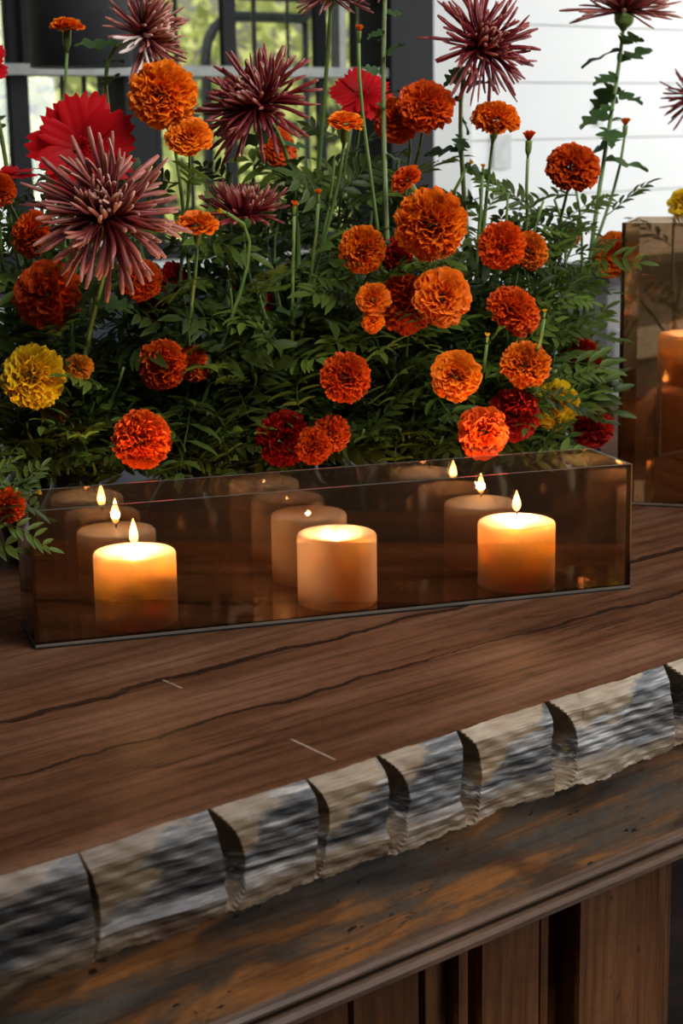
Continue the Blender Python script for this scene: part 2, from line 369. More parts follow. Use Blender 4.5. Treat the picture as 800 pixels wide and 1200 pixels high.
wx = lambda px: on_wall(px, 60, WD)[0]
pw = (wx(300) - wx(200)) / 100
window(1, S0 + 1.2, wx(162), [(wx(-120), .05), (wx(26), 17 * pw), (wx(110), 3 * pw)], [(wx(-120), .04), (wx(27), 18 * pw), (wx(78), 4 * pw), (wx(104), 4 * pw), (wx(122), 4 * pw)])
window(2, wx(162), wx(460), [(wx(214), 4 * pw), (wx(277), 15 * pw), (wx(306), 4 * pw), (wx(345), 3 * pw), (wx(384), 14 * pw), (wx(430), 3 * pw)],
       [(wx(190), 6 * pw), (wx(228), 4 * pw), (wx(277), 12 * pw), (wx(330), 4 * pw), (wx(384), 10 * pw), (wx(420), 4 * pw)])
for wn, px in (('window_1', 38), ('window_2', 398)):
    x = wx(px); link('jamb_strip', MB().box((x - 4 * pw, WD - .01, zr1), (x + 4 * pw, WD + .02, 2.55)).mesh('jamb_strip', [M['rail']], False), bpy.data.objects[wn])
room('trim_3', MB().box((sP0, WD - .04, 0), (sT0 - .001, WD + .1, CZ)), M['steel'])

for px, y0, y1, hw, lab in ((701, 115, 147, 4, 'small grey plate on the white wall behind the tall dark-leaved stem'), (586, 157, 198, 10, 'pale grey plate on the white wall under the orange marigold')):
    a, za = on_wall(px - hw, y1, WD); b, zb = on_wall(px + hw, y0, WD)
    o = link('wall_plate', MB().box((a, -.008, 0), (b, 0, zb - za)).mesh('wall_plate', [M['plate']], False), None, bw(0, WD, za)); o.rotation_euler = (0, 0, BA); tag(o, lab, 'wall plate')
# outside: ground, handrail, trees
room('ground_outside', MB().box((-14, WD + .1, -.3), (16, 26, -.2)), M['ground'])
hp = empty('pipe_handrail', bw(0, WD + .7, -.2), 'grey bent pipe handrail standing outside the steel window', 'handrail')
hp.rotation_euler = (0, 0, BA)
ha, hz = on_wall(241, 70, WD + .7); hb, hz2 = on_wall(357, 22, WD + .7)
rr_ = .10
pts = [V((ha, 0, 0)), V((ha, 0, hz2 + .2 - rr_))] + [V((ha + rr_ - rr_ * cos(a), 0, hz2 + .2 - rr_ + rr_ * sin(a))) for a in (.4, .8, 1.2, pi / 2)] + [V((hb, 0, hz2 + .2)), V((hb + .03, 0, hz2 + .23)), V((hb + .04, 0, hz2 + .5))]
link('pipe', MB().tube(pts, 6.5 * pw, 10).mesh('pipe', [M['pipe']]), hp)
link('post', MB().tube([V((hb, 0, 0)), V((hb, 0, hz2 + .2))], 4 * pw, 8).mesh('post', [M['pipe']]), hp)
tl = []
for k in range(3):
    mb = MB(); rnd = random.Random(k)
    for i in range(2000):
        d = V((rnd.gauss(0, 1), rnd.gauss(0, 1), rnd.gauss(0, 1))).normalized() * (rnd.random() ** .4)
        c = V((d.x * 1.0, d.y * 1.0, d.z * 1.25)); n = V((rnd.gauss(0, 1), rnd.gauss(0, 1), rnd.gauss(0, 1) + .6)).normalized()
        u = n.orthogonal().normalized(); v = n.cross(u); a = rnd.uniform(.03, .065)
        mb.add([c - u * a, c + v * a * .5, c + u * a, c - v * a * .5], [(0, 1, 2, 3)], [rnd.random()] * 4)
    tl.append(mb.mesh('foliage', [M['treeleaf']]))
tm = MB().tube([(0, 0, 0), (.03, 0, 1), (0, .04, 2.2)], [.09, .07, .04], 8).mesh('trunk', [M['bark']])
spots = [(-3.2, 2.6, 1.6), (-1.5, 4.4, 1.9), (-.3, 2.3, 1.5), (1.1, 4.6, 2.0), (1.9, 2.4, 1.6), (3.2, 5.2, 2.1), (4.2, 2.8, 1.7), (-2.4, 7.6, 2.6), (.4, 7.8, 2.8), (2.9, 8.6, 2.8), (5.6, 6.5, 2.6)]
for i, (s, d, h) in enumerate(spots):
    t = empty('garden_tree', bw(s, WD + d, -.2), 'yellow-green garden tree blurred beyond the steel window', 'tree', 'trees outside the windows')
    link('trunk', tm, t)
    f = link('foliage', tl[i % 3], t, (0, 0, h), Quaternion((0, 0, 1), i * 1.7), (.95 + .07 * d / 2, .95 + .07 * d / 2, 1.0 + .1 * d / 2)); f['kind'] = 'stuff'

# charcoal drum lamp hung before the left window
DD = WD - .55
da, dz = on_wall(44, 78, DD); db, _ = on_wall(146, 78, DD); rad = (db - da) / 2
pl = empty('pendant_lamp', bw((da + db) / 2, DD, CZ), 'charcoal round drum pendant lamp hanging at the left window', 'pendant lamp')
link('lamp_shade', MB().lathe([(rad * .97, dz - CZ), (rad, dz - CZ), (rad, dz - CZ + .42), (rad * .97, dz - CZ + .42)], 40).mesh('lamp_shade', [M['drum']]), pl)
link('cord', MB().tube([(0, 0, dz - CZ + .42), (0, 0, 0)], .006, 8).mesh('cord', [M['black']]), pl)
# dark upholstered chairs standing before the low wall
def chair(px, d, lab):
    s, _ = on_wall(px, 250, d); c = empty('lounge_chair', bw(s, d, 0), lab, 'chair', None, BA)
    link('seat', MB().box((-.26, -.30, .34), (.26, .24, .5)).mesh('seat', [M['seatfabric']], False), c)
    b = MB(); vs = []; fs = []
    n = 16
    for i in range(n + 1):
        a = pi * i / n; x, y = -.28 * cos(a), .02 + .26 * sin(a) ** .8
        top = 1.16 + .1 * sin(a)
        vs += [(x, y, .3), (x, y, top), (x * .86, y - .07, top), (x * .86, y - .07, .3)]
    for i in range(n):
        for k in range(4): fs.append((i*4+k, i*4+(k+1) % 4, i*4+4+(k+1) % 4, i*4+4+k))
    fs += [(0, 1, 2, 3), (n*4+3, n*4+2, n*4+1, n*4)]
    b.add(vs, fs); link('backrest', b.mesh('backrest', [M['seatfabric']]), c)
    for x in (-.22, .22):
        for y in (-.26, .24): link('leg', MB().tube([(x, y, 0), (x, y, .35)], .018, 8).mesh('leg', [M['steel']]), c)
chair(225, 1.5, 'dark slate curved-back chair below the window behind the chrysanthemums')
chair(475, 1.5, 'dark slate curved-back chair beside the black post near white wall')
# low dark sideboard by the white wall, glimpsed through the tall glass
sa, sz = on_wall(735, 309, 1.85); _, sz2 = on_wall(735, 330, 1.80); _, sz3 = on_wall(735, 388, 1.80); _, sz4 = on_wall(735, 424, 1.80)
sbd = empty('sideboard', bw(sa + .5, 1.9, 0), 'low sideboard with dark top against the white boarded wall behind tall glass box', 'sideboard', None, BA)
link('worktop', MB().box((-.62, -.10, sz - .035), (.9, .09, sz)).mesh('worktop', [M['darkwood']], False), sbd)
link('body', MB().box((-.58, -.06, .08), (.86, .085, sz - .035)).mesh('body', [M['plaster']], False), sbd)
link('drawer_front', MB().box((-.56, -.085, sz4), (.84, -.062, sz3)).mesh('drawer_front', [M['white']], False), sbd)
for x in (-.54, .82):
    for y in (-.04, .06): link('leg', MB().box((x - .02, y - .02, 0), (x + .02, y + .02, .09)).mesh('leg', [M['darkwood']], False), sbd)

# ------------------------------------------------------------------ the bar
bar = empty('bar_counter', BP, 'long dark wooden bar with a hewn notched front edge', 'bar', None, BA)
BS0, BS1, BD = -1.5, 2.6, .98
H0 = TZ
LIPS = [(-.62, .006, .02), (-.49, .009, .025), (-.217, .005, .007), (-.114, .013, .021), (-.032, .011, .013), (.034, .021, .024), (.112, .024, .026), (.210, .032, .034), (.357, .028, .034), (.46, .022, .03), (.62, .02, .03), (.8, .02, .03)]
rnd = random.Random(5)
ph = [rnd.uniform(0, 6.28) for _ in range(12)]
def wob(s, k): return sin(s * 23 + ph[k]) * .5 + sin(s * 61 + ph[k+1]) * .3 + sin(s * 143 + ph[k+2]) * .2
def edge_off(s, u):                              # u: 0 top .. 1 bottom ; >0 = cut into the slab
    o = (.00022 * sin(s * 130 + u * 9 + ph[1]) * sin(s * 97 + u * 41 + ph[7]) + .00022 * sin(u * 60 + s * 17 + 3 * sin(s * 14 + ph[4]))) * min(1, u * 4) + .0016 * wob(s + u * .05, 0) + .0012 * wob(s * 1.7 - u * .2, 3)
    o += .007 * max(0, .16 - u) / .16 - .004 * u
    if u > .74: o -= .006 * min(1, (u - .74) / .06) * (.6 + .4 * sin(s * 31 + ph[5]))
    for s0, dp, wd in LIPS:
        x = s - s0
        prof = sin(pi * min(1, max(0, (u + .01) / 1.12))) ** .8
        wdu = wd * prof
        if 0 <= x < wdu and u < .97: o += dp * 1.8 * prof * (1 - (x / wdu) ** 1.6)
        elif -.05 < x < 0: o += -.004 * (1 + x / .05) * prof
    return o
def facet(s, u):
    a = [q[0] for q in LIPS if q[0] <= s]; b = [q[0] for q in LIPS if q[0] > s]
    if not a or not b: return .5
    return (s - a[-1]) / (b[0] - a[-1])
def rag(s, u):
    k = max(0, u - .72) / .28
    return k * k * (.0014 * sin(s * 90 + ph[8]) + .0007 * sin(s * 310 + ph[9]) + .0004 * sin(s * 901 + ph[2]) - .0006)
fac = []
mb = MB(); NS = 1150; NU = 26
ss = [BS0 + (-.75 - BS0) * i / 60 for i in range(60)] + [-.75 + 1.7 * i / 1000 for i in range(1000)] + [.95 + (BS1 - .95) * i / 60 for i in range(61)]
ss = sorted(ss + [q for s0, _, _ in LIPS for q in [s0 - 2e-4] + [s0 + 1e-5 + .036 * k / 40 for k in range(40)]])
rows = [(k / NU) for k in range(NU + 1)]
vs, ts = [], []
Z1, Z0 = H0, H0 - .0705
for s in ss:
    vs.append((s, .252, Z1)); ts.append(0)
    vs.append((s, .03, Z1)); ts.append(0)
    for u in rows:
        vs.append((s + .0022 * sin(u * 5 + round(s * 6) * 1.7) - .003 * (u - .4), edge_off(s, u), Z1 - .0705 * u + rag(s, u) - (.0006 * abs(wob(s * 3, 6)) if u == 0 else 0))); ts.append(u); fac.append((len(vs) - 1, facet(s, u)))
    vs.append((s, .06, Z0)); ts.append(1); vs.append((s, .252, Z0)); ts.append(1)
n = NU + 5; tf, ef = [], []
for i in range(len(ss) - 1):
    for k in range(n):
        q = (i*n+k, i*n+(k+1) % n, (i+1)*n+(k+1) % n, (i+1)*n+k)
        (ef if 2 <= k < 2 + NU else tf).append(q)
mb.add(vs, tf + ef + [tuple(range(n)), tuple((len(ss)-1)*n + k for k in range(n))[::-1]], ts)
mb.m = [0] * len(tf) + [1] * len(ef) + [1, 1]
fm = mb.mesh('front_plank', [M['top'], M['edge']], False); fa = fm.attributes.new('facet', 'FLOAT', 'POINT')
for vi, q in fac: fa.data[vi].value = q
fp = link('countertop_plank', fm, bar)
fp['label'] = 'front plank with hewn silver-grey notched edge'
for a, b in ((.2545, .52), (.522, .79), (.792, BD)):
    link('countertop_plank', MB().box((BS0, a, Z0), (BS1, b, Z1 - random.uniform(0, .0008))).mesh('countertop_plank', [M['top']], False), bar)
link('fascia_board', MB().box((BS0, .004, H0 - .156), (BS1, .045, Z0)).mesh('fascia_board', [M['fascia']], False), bar)
prof = [(.004, -.154), (-.001, -.156), (-.004, -.1585), (-.004, -.1605), (-.001, -.162), (.0035, -.163), (.0035, -.1645), (-.006, -.166), (-.010, -.169), (-.010, -.173), (-.006, -.176), (.003, -.177), (.045, -.177), (.045, -.154)]
m2 = MB(); n = len(prof)
m2.add([(s, d, H0 + zz) for s in (BS0, BS1) for d, zz in prof], [(k, (k + 1) % n, n + (k + 1) % n, n + k) for k in range(n)] + [tuple(range(n))[::-1], tuple(n + k for k in range(n))])
link('moulding', m2.mesh('moulding', [M['moulding']], False), bar)
def board(a, b, d=.05, th=.02, m=None):
    bb = MB(); e = .003; z1 = H0 - .176; z0 = .0
    bb.add([(a, d + e, z0), (a + e, d, z0), (b - e, d, z0), (b, d + e, z0), (b, d + th, z0), (a, d + th, z0)] + [(a, d + e, z1), (a + e, d, z1), (b - e, d, z1), (b, d + e, z1), (b, d + th, z1), (a, d + th, z1)],
           [(0, 1, 7, 6), (1, 2, 8, 7), (2, 3, 9, 8), (3, 4, 10, 9), (4, 5, 11, 10), (5, 0, 6, 11), (5, 4, 3, 2, 1, 0), (6, 7, 8, 9, 10, 11)])
    return link('front_board', bb.mesh('front_board', [m or M['board']], False), bar)
def s_at(px, py, d):
    return on_wall(px, py, d)[0]
bx = lambda px, py, d=.05: s_at(px, py, d)
edges = [(-1.5, -.9), (-.898, -.4), (-.398, bx(410, 1180)), (bx(411, 1180), bx(493, 1160)), (bx(495, 1160), bx(524, 1150))]
for a, b in edges: board(a, b)
board(bx(524.5, 1150), bx(541, 1140), .040, .03)                 # stile edge
board(bx(541, 1140), bx(562, 1130), .075, .02)
board(bx(562, 1130, .055), bx(634, 1110, .055), .055, .02)
board(bx(636, 1110, .055), bx(650, 1100, .055), .060, .02)
board(bx(651, 1100, .06), bx(676, 1100, .06), .07, .02)
board(bx(677, 1100, .045), bx(788, 1060, .045), .045, .03)
board(bx(789, 1060, .045), 1.0, .16, .02, M['darkwood'])
board(1.0, 2.6, .16, .02, M['darkwood'])
link('carcass', MB().box((BS0, .10 + .09, 0), (BS1, BD - .05, Z0)).mesh('carcass', [M['darkwood']], False), bar)

# ------------------------------------------------------------------ smoked glass boxes
def glass_box(name, label, A, yaw, L, W, H, group=None, th=.004):
    r = empty(name, V((A[0], A[1], TZ)), label, 'glass box', group, yaw)
    def pane(a, b, inward, coat='g_in'):
        m = MB().box(a, b); mats = []
        nrm = [(0, 0, -1), (0, 0, 1), (0, -1, 0), (1, 0, 0), (0, 1, 0), (-1, 0, 0)]
        for q in nrm:
            dt = sum(x * y for x, y in zip(q, inward)); mats.append(0 if dt > .5 else 1 if dt < -.5 else 2)
        m.m = mats; link('glass_pane', m.mesh('glass_pane', [M[coat], M['g_out'], M['g_edge']], False), r)
    b = .0015; bt = .0025
    pane((0, 0, b + bt), (L, th, H), (0, 1, 0), 'g_front'); pane((0, W - th, b + bt), (L, W, H), (0, -1, 0))
    pane((0, th, b + bt), (th, W - th, H), (1, 0, 0)); pane((L - th, th, b + bt), (L, W - th, H), (-1, 0, 0))
    pane((0, 0, b), (L, W, b + bt), (0, 0, 1))
    link('base_strip', MB().box((-.0008, -.0008, 0), (L + .0008, W + .0008, b)).mesh('base_strip', [M['black']], False), r)
    return r
TY = .3029; TA = (-.2727, 1.4686)
glass_box('glass_candle_trough', 'long low smoked bronze glass trough holding three candles', TA, TY, .5818, .0939, .125)
GY = R(-17); GA = (.3308, 2.029)
glass_box('glass_candle_box', 'tall smoked bronze glass box with a tall candle, at the right edge', GA, GY, .19, .135, .335)

def candle(label, x, y, rad, top, dome, flame, power, base=.0042):
    r = empty('pillar_candle', V((x, y, TZ + base)), label, 'candle', 'lit ivory pillar candles')
    h = top - base; rd = .004
    prof = [(rad * .96, 0), (rad, .002)] + [(rad, h * k / 6) for k in range(1, 6)] + [(rad, h - rd)] + [(rad - rd + rd * cos(a), h - rd + rd * sin(a)) for a in (.4, .8, 1.2, pi / 2)]
    prof += [(rad * .82, h + dome * .1), (rad * .62, h + dome * .4), (rad * .4, h + dome * .75), (rad * .2, h + dome * .95), (rad * .07, h + dome)]
    link('wax', MB().lathe(prof, 48).mesh('wax', [M['wax']]), r)
    zt = h + dome
    wk = link('wick', MB().tube([(0, 0, zt - .003), (.0005, 0, zt + .004), (.0015, .0005, zt + (.007 if flame else .003))], .0009, 6).mesh('wick', [M['wick']]), r)
    hl = flame if flame else .003
    fw = .0042 if flame else .0016
    zb = zt + (.004 if flame else .002)
    pf = [(.12, 0), (.6, .08), (.92, .2), (1, .32), (.9, .48), (.66, .64), (.4, .8), (.18, .92), (.03, 1)]
    link('flame', MB().lathe([(fw * a, zb + hl * b) for a, b in pf], 16, 0, [b for a, b in pf]).mesh('flame', [M['flame'] if flame else M['ember']]), wk)
    l = bpy.data.lights.new('flame_light', 'POINT'); l.energy = power; l.color = (1, .62, .33); l.shadow_soft_size = .004 if flame else .0015
    lo = bpy.data.objects.new('flame_light', l); C.objects.link(lo); lo.parent = r; lo.location = (0, 0, zb + hl * .35)
tp = lambda a, b: (TA[0] + a * cos(TY) - b * sin(TY), TA[1] + a * sin(TY) + b * cos(TY))
candle('ivory pillar candle with the tall flame at the left end of the trough', *tp(.0995, .0434), .038, .0715, .0015, .025, 1.35)
candle('ivory pillar candle in the middle of the trough, its flame burnt down to a spark', *tp(.294, .0434), .038, .072, -.004, 0, 1.6)
candle('ivory pillar candle with dipped shoulders and flame at the right end of trough', *tp(.4792, .0434), .038, .0685, .005, .021, 1.5)
e = V((cos(GY), sin(GY))); nn = V((-sin(GY), cos(GY))); cc = V(GA) + e * .090 + nn * .068
candle('tall ivory pillar candle standing inside the tall glass box', cc.x, cc.y, .053, .200, -.004, .022, .35)

# ------------------------------------------------------------------ flower pieces (shared meshes)
def marigold_mesh(seed, n, wid, thmax, flat, base=.3, ruf=.06, rows=3):
    rd = random.Random(seed); mb = MB()
    for i in range(n):
        q = (i + .5) / n; th = math.acos(max(-1, 1 - (1 - cos(thmax)) * q)); phi = i * 2.39996 + rd.uniform(-.25, .25); th += rd.uniform(-.05, .05)
        d = V((sin(th) * cos(phi), sin(th) * sin(phi), cos(th))); ep = V((-sin(phi), cos(phi), 0)); et = ep.cross(d)
        tw = rd.uniform(-1.4, 1.4) * (1 - .75 * min(1, th / 1.6)); u = ep * cos(tw) + et * sin(tw); vv = d.cross(u)
        lt = 1 + rd.uniform(-.11, .05); wd = wid * rd.uniform(.75, 1.15); p1, p2 = rd.uniform(0, 6.28), rd.uniform(1.6, 3.2)
        vs, ts = [], []
        for k in range(rows + 1):
            t = k / rows; r = base + (lt - base) * t; hw = wd * (.28 + .72 * t ** .8)
            for j in (-1, -.5, 0, .5, 1):
                a = ruf * t * t * sin(j * p2 + p1) * 1.5 + .05 * t * t * rd.uniform(-.5, .5)
                dr = -.09 * j * j * t + (rd.uniform(-.03, .03) if k == rows else 0)
                vs.append(d * (r + dr) + u * (j * hw) + vv * a); ts.append(t * (.92 + .08 * rd.random()))
        fs = [(k*5+j, k*5+j+1, k*5+j+6, k*5+j+5) for k in range(rows) for j in range(4)]
        mb.add([(v[0], v[1], v[2] * flat) for v in vs], fs, ts)
    return mb.mesh('marigold_petals', [M['orange']])
MG = {'pom': [marigold_mesh(s, 460, .115, 2.05, .88, ruf=.065) for s in (1, 2)],
      'full': [marigold_mesh(s, 330, .13, 1.9, .76, ruf=.08) for s in (3, 4, 5)],
      'open': [marigold_mesh(s, 170, .20, 1.72, .58, ruf=.07) for s in (6, 7)],
      'small': [marigold_mesh(s, 90, .2, 1.62, .62, ruf=.06) for s in (8, 9)],
      'tuft': [marigold_mesh(s, 30, .16, .62, 1.0, .1, .06) for s in (10,)]}
calyx_m = MB().lathe([(.10, -1.5), (.16, -1.2), (.30, -.95), (.36, -.6), (.36, -.2), (.40, .0), (.36, .06)], 14, 0, [0, .1, .3, .5, .7, .9, 1]).mesh('calyx', [M['calyx']])

def leaflet(mb, b, d, up, L, W, t0=.2):
    d = d.normalized(); sd = d.cross(up).normalized(); up = sd.cross(d)
    vs, ts = [b], [t0]
    for k, wv in ((.25, .8), (.55, 1), (.8, .6)):
        c = b + d * L * k - up * (L * .22 * k * k)
        vs += [c + sd * W * wv + up * W * .35, c, c - sd * W * wv + up * W * .35]; ts += [.6, .3, .6]
    vs.append(b + d * L - up * L * .22); ts.append(1)
    fs = [(0, 1, 2), (0, 2, 3)]
    for k in (1, 4): fs += [(k, k+3, k+4, k+1), (k+1, k+4, k+5, k+2)]
    fs += [(7, 10, 8), (8, 10, 9)]; mb.add(vs, fs, ts)
def pinnate(seed, pairs, ll, lw, droop):
    rd = random.Random(seed); mb = MB(); pts = [V((0, 0, 0))]
    for k in range(1, 9):
        t = k / 8; pts.append(V((rd.uniform(-.01, .01), 0, 0)) + V((.05 * sin(t * 3 + seed), t, .12 * t - droop * t * t)))
    mb.tube(pts, [.014 * (1 - .7 * k / 8) for k in range(9)], 4)
    for i in range(pairs):
        t = .2 + .72 * i / (pairs - 1); k = int(t * 8); p = pts[k].lerp(pts[min(8, k + 1)], t * 8 - k)
        L = ll * (.7 + .5 * sin(pi * (.15 + .8 * i / (pairs - 1)))) * rd.uniform(.85, 1.15)
        for sgn in (-1, 1):
            an = rd.uniform(.75, 1.05); leaflet(mb, p, V((sgn * sin(an), cos(an), rd.uniform(-.1, .25))), V((0, 0, 1)), L, lw)
    leaflet(mb, pts[-1], V((0, 1, -.1)), V((0, 0, 1)), ll * 1.05, lw)
    return mb.mesh('leaf', [M['leaf']])
LEAF = [pinnate(1, 5, .38, .060, .15), pinnate(2, 5, .36, .050, .45), pinnate(3, 4, .46, .072, .05), pinnate(4, 5, .38, .058, .7)]
def lobed(seed):
    rd = random.Random(seed); mb = MB(); n = 22; vs, ts = [], []
    for i in range(n + 1):
        t = i / n; lob = .28 + .72 * abs(sin(t * pi * 3.2 + .5)) ** .9
        wv = .36 * sin(pi * min(1, t * .93 + .06)) ** .6 * lob * (1 - .2 * t) + (.012 if i % 2 else 0); zc = .1 * t - .35 * t * t
        vs += [(-wv, t + .08 * (lob - .5), zc + .06 * sin(t * 9)), (0, t, zc - .03), (wv, t + .08 * (lob - .5), zc + .05 * sin(t * 8 + 1))]; ts += [1, .2, 1]
    mb.add(vs, [q for i in range(n) for q in ((i*3, i*3+1, i*3+4, i*3+3), (i*3+1, i*3+2, i*3+5, i*3+4))], ts)
    return mb.mesh('leaf', [M['mumleaf']])
MLEAF = [lobed(1), lobed(2)]
def floret(seed, curl, spoon, w=.032):
    rd = random.Random(seed); pts, rad = [], []; n = 7
    for k in range(n + 1):
        t = k / n; a = curl * t; pts.append((V((curl * t * t * .5 - .12 * curl * t ** 4, .03 * sin(t * 4 + seed), t * (1 - .12 * abs(curl) * t)))))
        rad.append(w * (.45 + .55 * min(1, t * 2.2)) * (1 if t < .75 else 1 + spoon * (t - .75) * 4) * (.45 if k == n else 1))
    mb = MB().tube(pts, rad, 6)
    for q in range(n + 1):
        for i in range(6):
            if mb.v[q*6+i][0] > pts[q].x: mb.t[q*6+i] *= .7
    mb.v = [(x * .75 + .25 * curl * z * z * .4, y * 1.1, z) for x, y, z in mb.v]
    return mb.mesh('petal', [M['mum']])
FL = [floret(1, .2, .35), floret(2, .7, .25), floret(3, -.65, .5), floret(4, 1.0, .1, .03), floret(5, -.3, .1, .023), floret(6, 1.1, .5, .025)]
def ray_petal(seed):
    rd = random.Random(seed); mb = MB(); nx, ny = 8, 7; vs, ts = [], []
    for k in range(ny + 1):
        t = k / ny
        for j in range(nx + 1):
            u = j / nx * 2 - 1; wv = .29 * (.30 + .65 * sin(min(1, t * 1.25) * pi / 2))
            tip = (.075 * cos(u * pi * 3 + seed * .7) - .13 * u * u) * t ** 3
            vs.append((u * wv, t + tip + (rd.uniform(-.015, .015) if k == ny else 0), .10 * t - .16 * t * t + .018 * cos(u * 9) * t + .02 * u * u)); ts.append(t)
    w_ = nx + 1
    mb.add(vs, [(k*w_+j, k*w_+j+1, (k+1)*w_+j+1, (k+1)*w_+j) for k in range(ny) for j in range(nx)], ts)
    return mb.mesh('petal', [M['crimson']])
RP = [ray_petal(1), ray_petal(2), ray_petal(3)]

# ------------------------------------------------------------------ vases behind the trough
VZ = .11
vm = MB().lathe([(.028, 0), (.036, .004), (.042, .03), (.04, .07), (.026, .095), (.024, VZ), (.019, VZ), (.02, .095), (.03, .07)], 28).mesh('vase', [M['vase']])
VX = [(-.50, 1.70), (-.38, 1.66), (-.27, 1.72), (-.16, 1.74), (-.05, 1.79), (.06, 1.82), (.15, 1.86), (.23, 1.9), (.27, 2.02), (-.33, 1.84), (-.02, 1.93), (.12, 1.98), (-.44, 1.46), (.44, 2.22)]
VASES = []
for x, y in VX:
    v = link('bud_vase', vm, None, (x, y, TZ))
    tag(v, *{-.44: ('small dark vase left of the trough in front of its left end', 'vase'), .44: ('small dark vase on the bar behind the tall glass box', 'vase')}.get(x, ('small dark vase standing hidden under the marigold foliage behind the trough', 'vase', 'dark vases under the flowers'))); VASES.append(V((x, y, TZ + VZ)))
fr = random.Random(77)
def mouth(p):
    v = min(VASES, key=lambda q: (q.xy - p.xy).length)
    a = fr.uniform(0, 6.28); return v + V((cos(a) * .012, sin(a) * .012, -.02))
def grow(root, base, tip, back, name, rad, m, n=9, k=.5):
    h = max(.04, tip.z - base.z)
    pts = bez(V((0, 0, 0)), V((fr.uniform(-.02, .02), fr.uniform(-.02, .02), h * .5)), (tip - base) - V(back) * min(.09, h * k), tip - base, n)
    link(name, MB().tube(pts, [rad * (1.15 - .35 * i / n) for i in range(n + 1)], 6).mesh(name, [m]), root); return pts
def leaves(root, pts, count, lo, hi, size, meshes, mats, up=.25):
    n = len(pts) - 1
    for i in range(count):
        t = lo + (hi - lo) * (i + fr.random() * .6) / count; k = min(n - 1, int(t * n)); p = pts[k].lerp(pts[k+1], t * n - k)
        a = i * 2.4 + fr.uniform(-.4, .4); d = V((cos(a), sin(a), up + fr.uniform(-.6, .6))).normalized()
        y = d; x = y.cross(V((0, 0, 1))).normalized(); z_ = x.cross(y); z_ = (z_ + V((fr.uniform(-.8, .8), -fr.uniform(.2, 1.5), 0)) * .9); z_ = (z_ - y * z_.dot(y)).normalized(); x = y.cross(z_); q = Matrix((x, y, z_)).transposed().to_quaternion()
        sz = size * fr.uniform(.75, 1.2) * (1.05 - .3 * t)
        o = link('leaf', fr.choice(meshes), root, p, q, sz); recolor(o, fr.choice(mats))
LM = [M['leaf'], M['leaf'], M['leafy']]
FACE = {'c': (0, -1, .25), 'u': (.1, -.35, 1), 'l': (-.7, -.75, .3), 'r': (.6, -.75, .3), 'cu': (.05, -.8, .7), 'd': (.1, -1, -.15), 'uu': (.05, -.12, 1), 'lu': (-.5, -.5, .7), 'ru': (.5, -.5, .7), 'R': (1, -.35, .2), 'cl': (-.35, -1, .15), 'cr': (.35, -1, .15)}
def marigold(label, px, py, y, diam, face, var, col, nl=3, rs=1.0, squash=1.0):
    c = at(px, py, y); rad = diam / 2 * y / F * 1.02; fz = V(FACE[face]).normalized(); base = mouth(c)
    root = empty('marigold', base, label, 'flower', 'marigolds')
    q = frame_q(fz, V((cos(px), .2, sin(px))))
    lift = {'pom': .1, 'full': .15, 'open': .2, 'small': .2, 'tuft': .6}[var]
    cc = c - fz * rad * lift
    o = link('petals', MG[var][int(px) % len(MG[var])], root, cc - base, q, (rad, rad * squash, rad)); recolor(o, M[col]); o['kind'] = 'stuff'
    cs = rad * (.62 if var != 'tuft' else .75)
    if diam < 45: cs = rad * .8
    if var == 'tuft': cs = rad * 1.0
    cz = cc - fz * rad * (.10 if var != 'tuft' else -.05)
    link('calyx', calyx_m, root, cz - base, q, (cs * .8, cs * .8, cs))
    pts = grow(root, base, cz - fz * cs * 1.45, fz, 'stem', .0021 * rs, M['stem'])
    if nl: leaves(root, pts, nl, .45, .9, .062, LEAF, LM)
    return root
def mum(label, px, py, y, diam, face, n, deep=False, nl=5, lo=.0, cup=1.0, thmax=1.85, stemmat='stem', leafsize=.05):
    c = at(px, py, y); rad = diam / 2 * y / F; fz = V(FACE[face] if isinstance(face, str) else face).normalized(); base = mouth(c); root = empty('spider_chrysanthemum', base, label, 'flower', 'chrysanthemums')
    q0 = frame_q(fz, V((0, 0, 1))); mtx = q0.to_matrix(); rd = random.Random(int(px * 7 + py)); m = M['mumdeep' if deep else 'mum']
    cc = c - fz * rad * .25
    for i in range(n):
        qv = (i + .5) / n; th = .08 + (thmax - .08) * qv ** .62 + rd.uniform(-.09, .09); phi = i * 2.39996 + rd.uniform(-.3, .3)
        d = V((sin(th) * cos(phi), sin(th) * sin(phi), cos(th))); et = V((cos(th) * cos(phi), cos(th) * sin(phi), -sin(th)))
        L = rad * (.30 + .74 * min(1, (th / 1.35)) ** 1.1) * rd.uniform(.78, 1.16)
        k = 3 if th < .5 else 1 if th < .85 else rd.choice((0, 1, 4, 2, 5)) if th < 1.4 else rd.choice((0, 2, 2, 4, 5))
        # curl towards the axis for inner florets, outwards for outer ones
        q = frame_q(mtx @ d, mtx @ (-et)) @ Quaternion((0, 0, 1), rd.uniform(-.7, .7))
        wsc = rad * .95 / max(L, 1e-4) if th < .7 else rad / max(L, 1e-4)
        o = link('petal', FL[k], root, cc + (mtx @ d) * rad * .06 - base, q, (L * wsc, L * wsc, L) if k not in (3,) else (L * .8 * wsc, L * wsc, L)); recolor(o, m)
        if px == 182 and (mtx @ d).y < -.55 and -.75 < (mtx @ d).z < -.05 and th > 1.1: recolor(o, M['mumpale'])
    link('calyx', calyx_m, root, cc - fz * rad * .02 - base, q0, (rad * .5, rad * .5, rad * .2))
    pts = grow(root, base, cc - fz * rad * .28, fz, 'stem', .0027, M[stemmat], 12, .45)
    if nl: leaves(root, pts, nl, .55, .97, leafsize, MLEAF, [M['mumleaf']], .1)
    return root
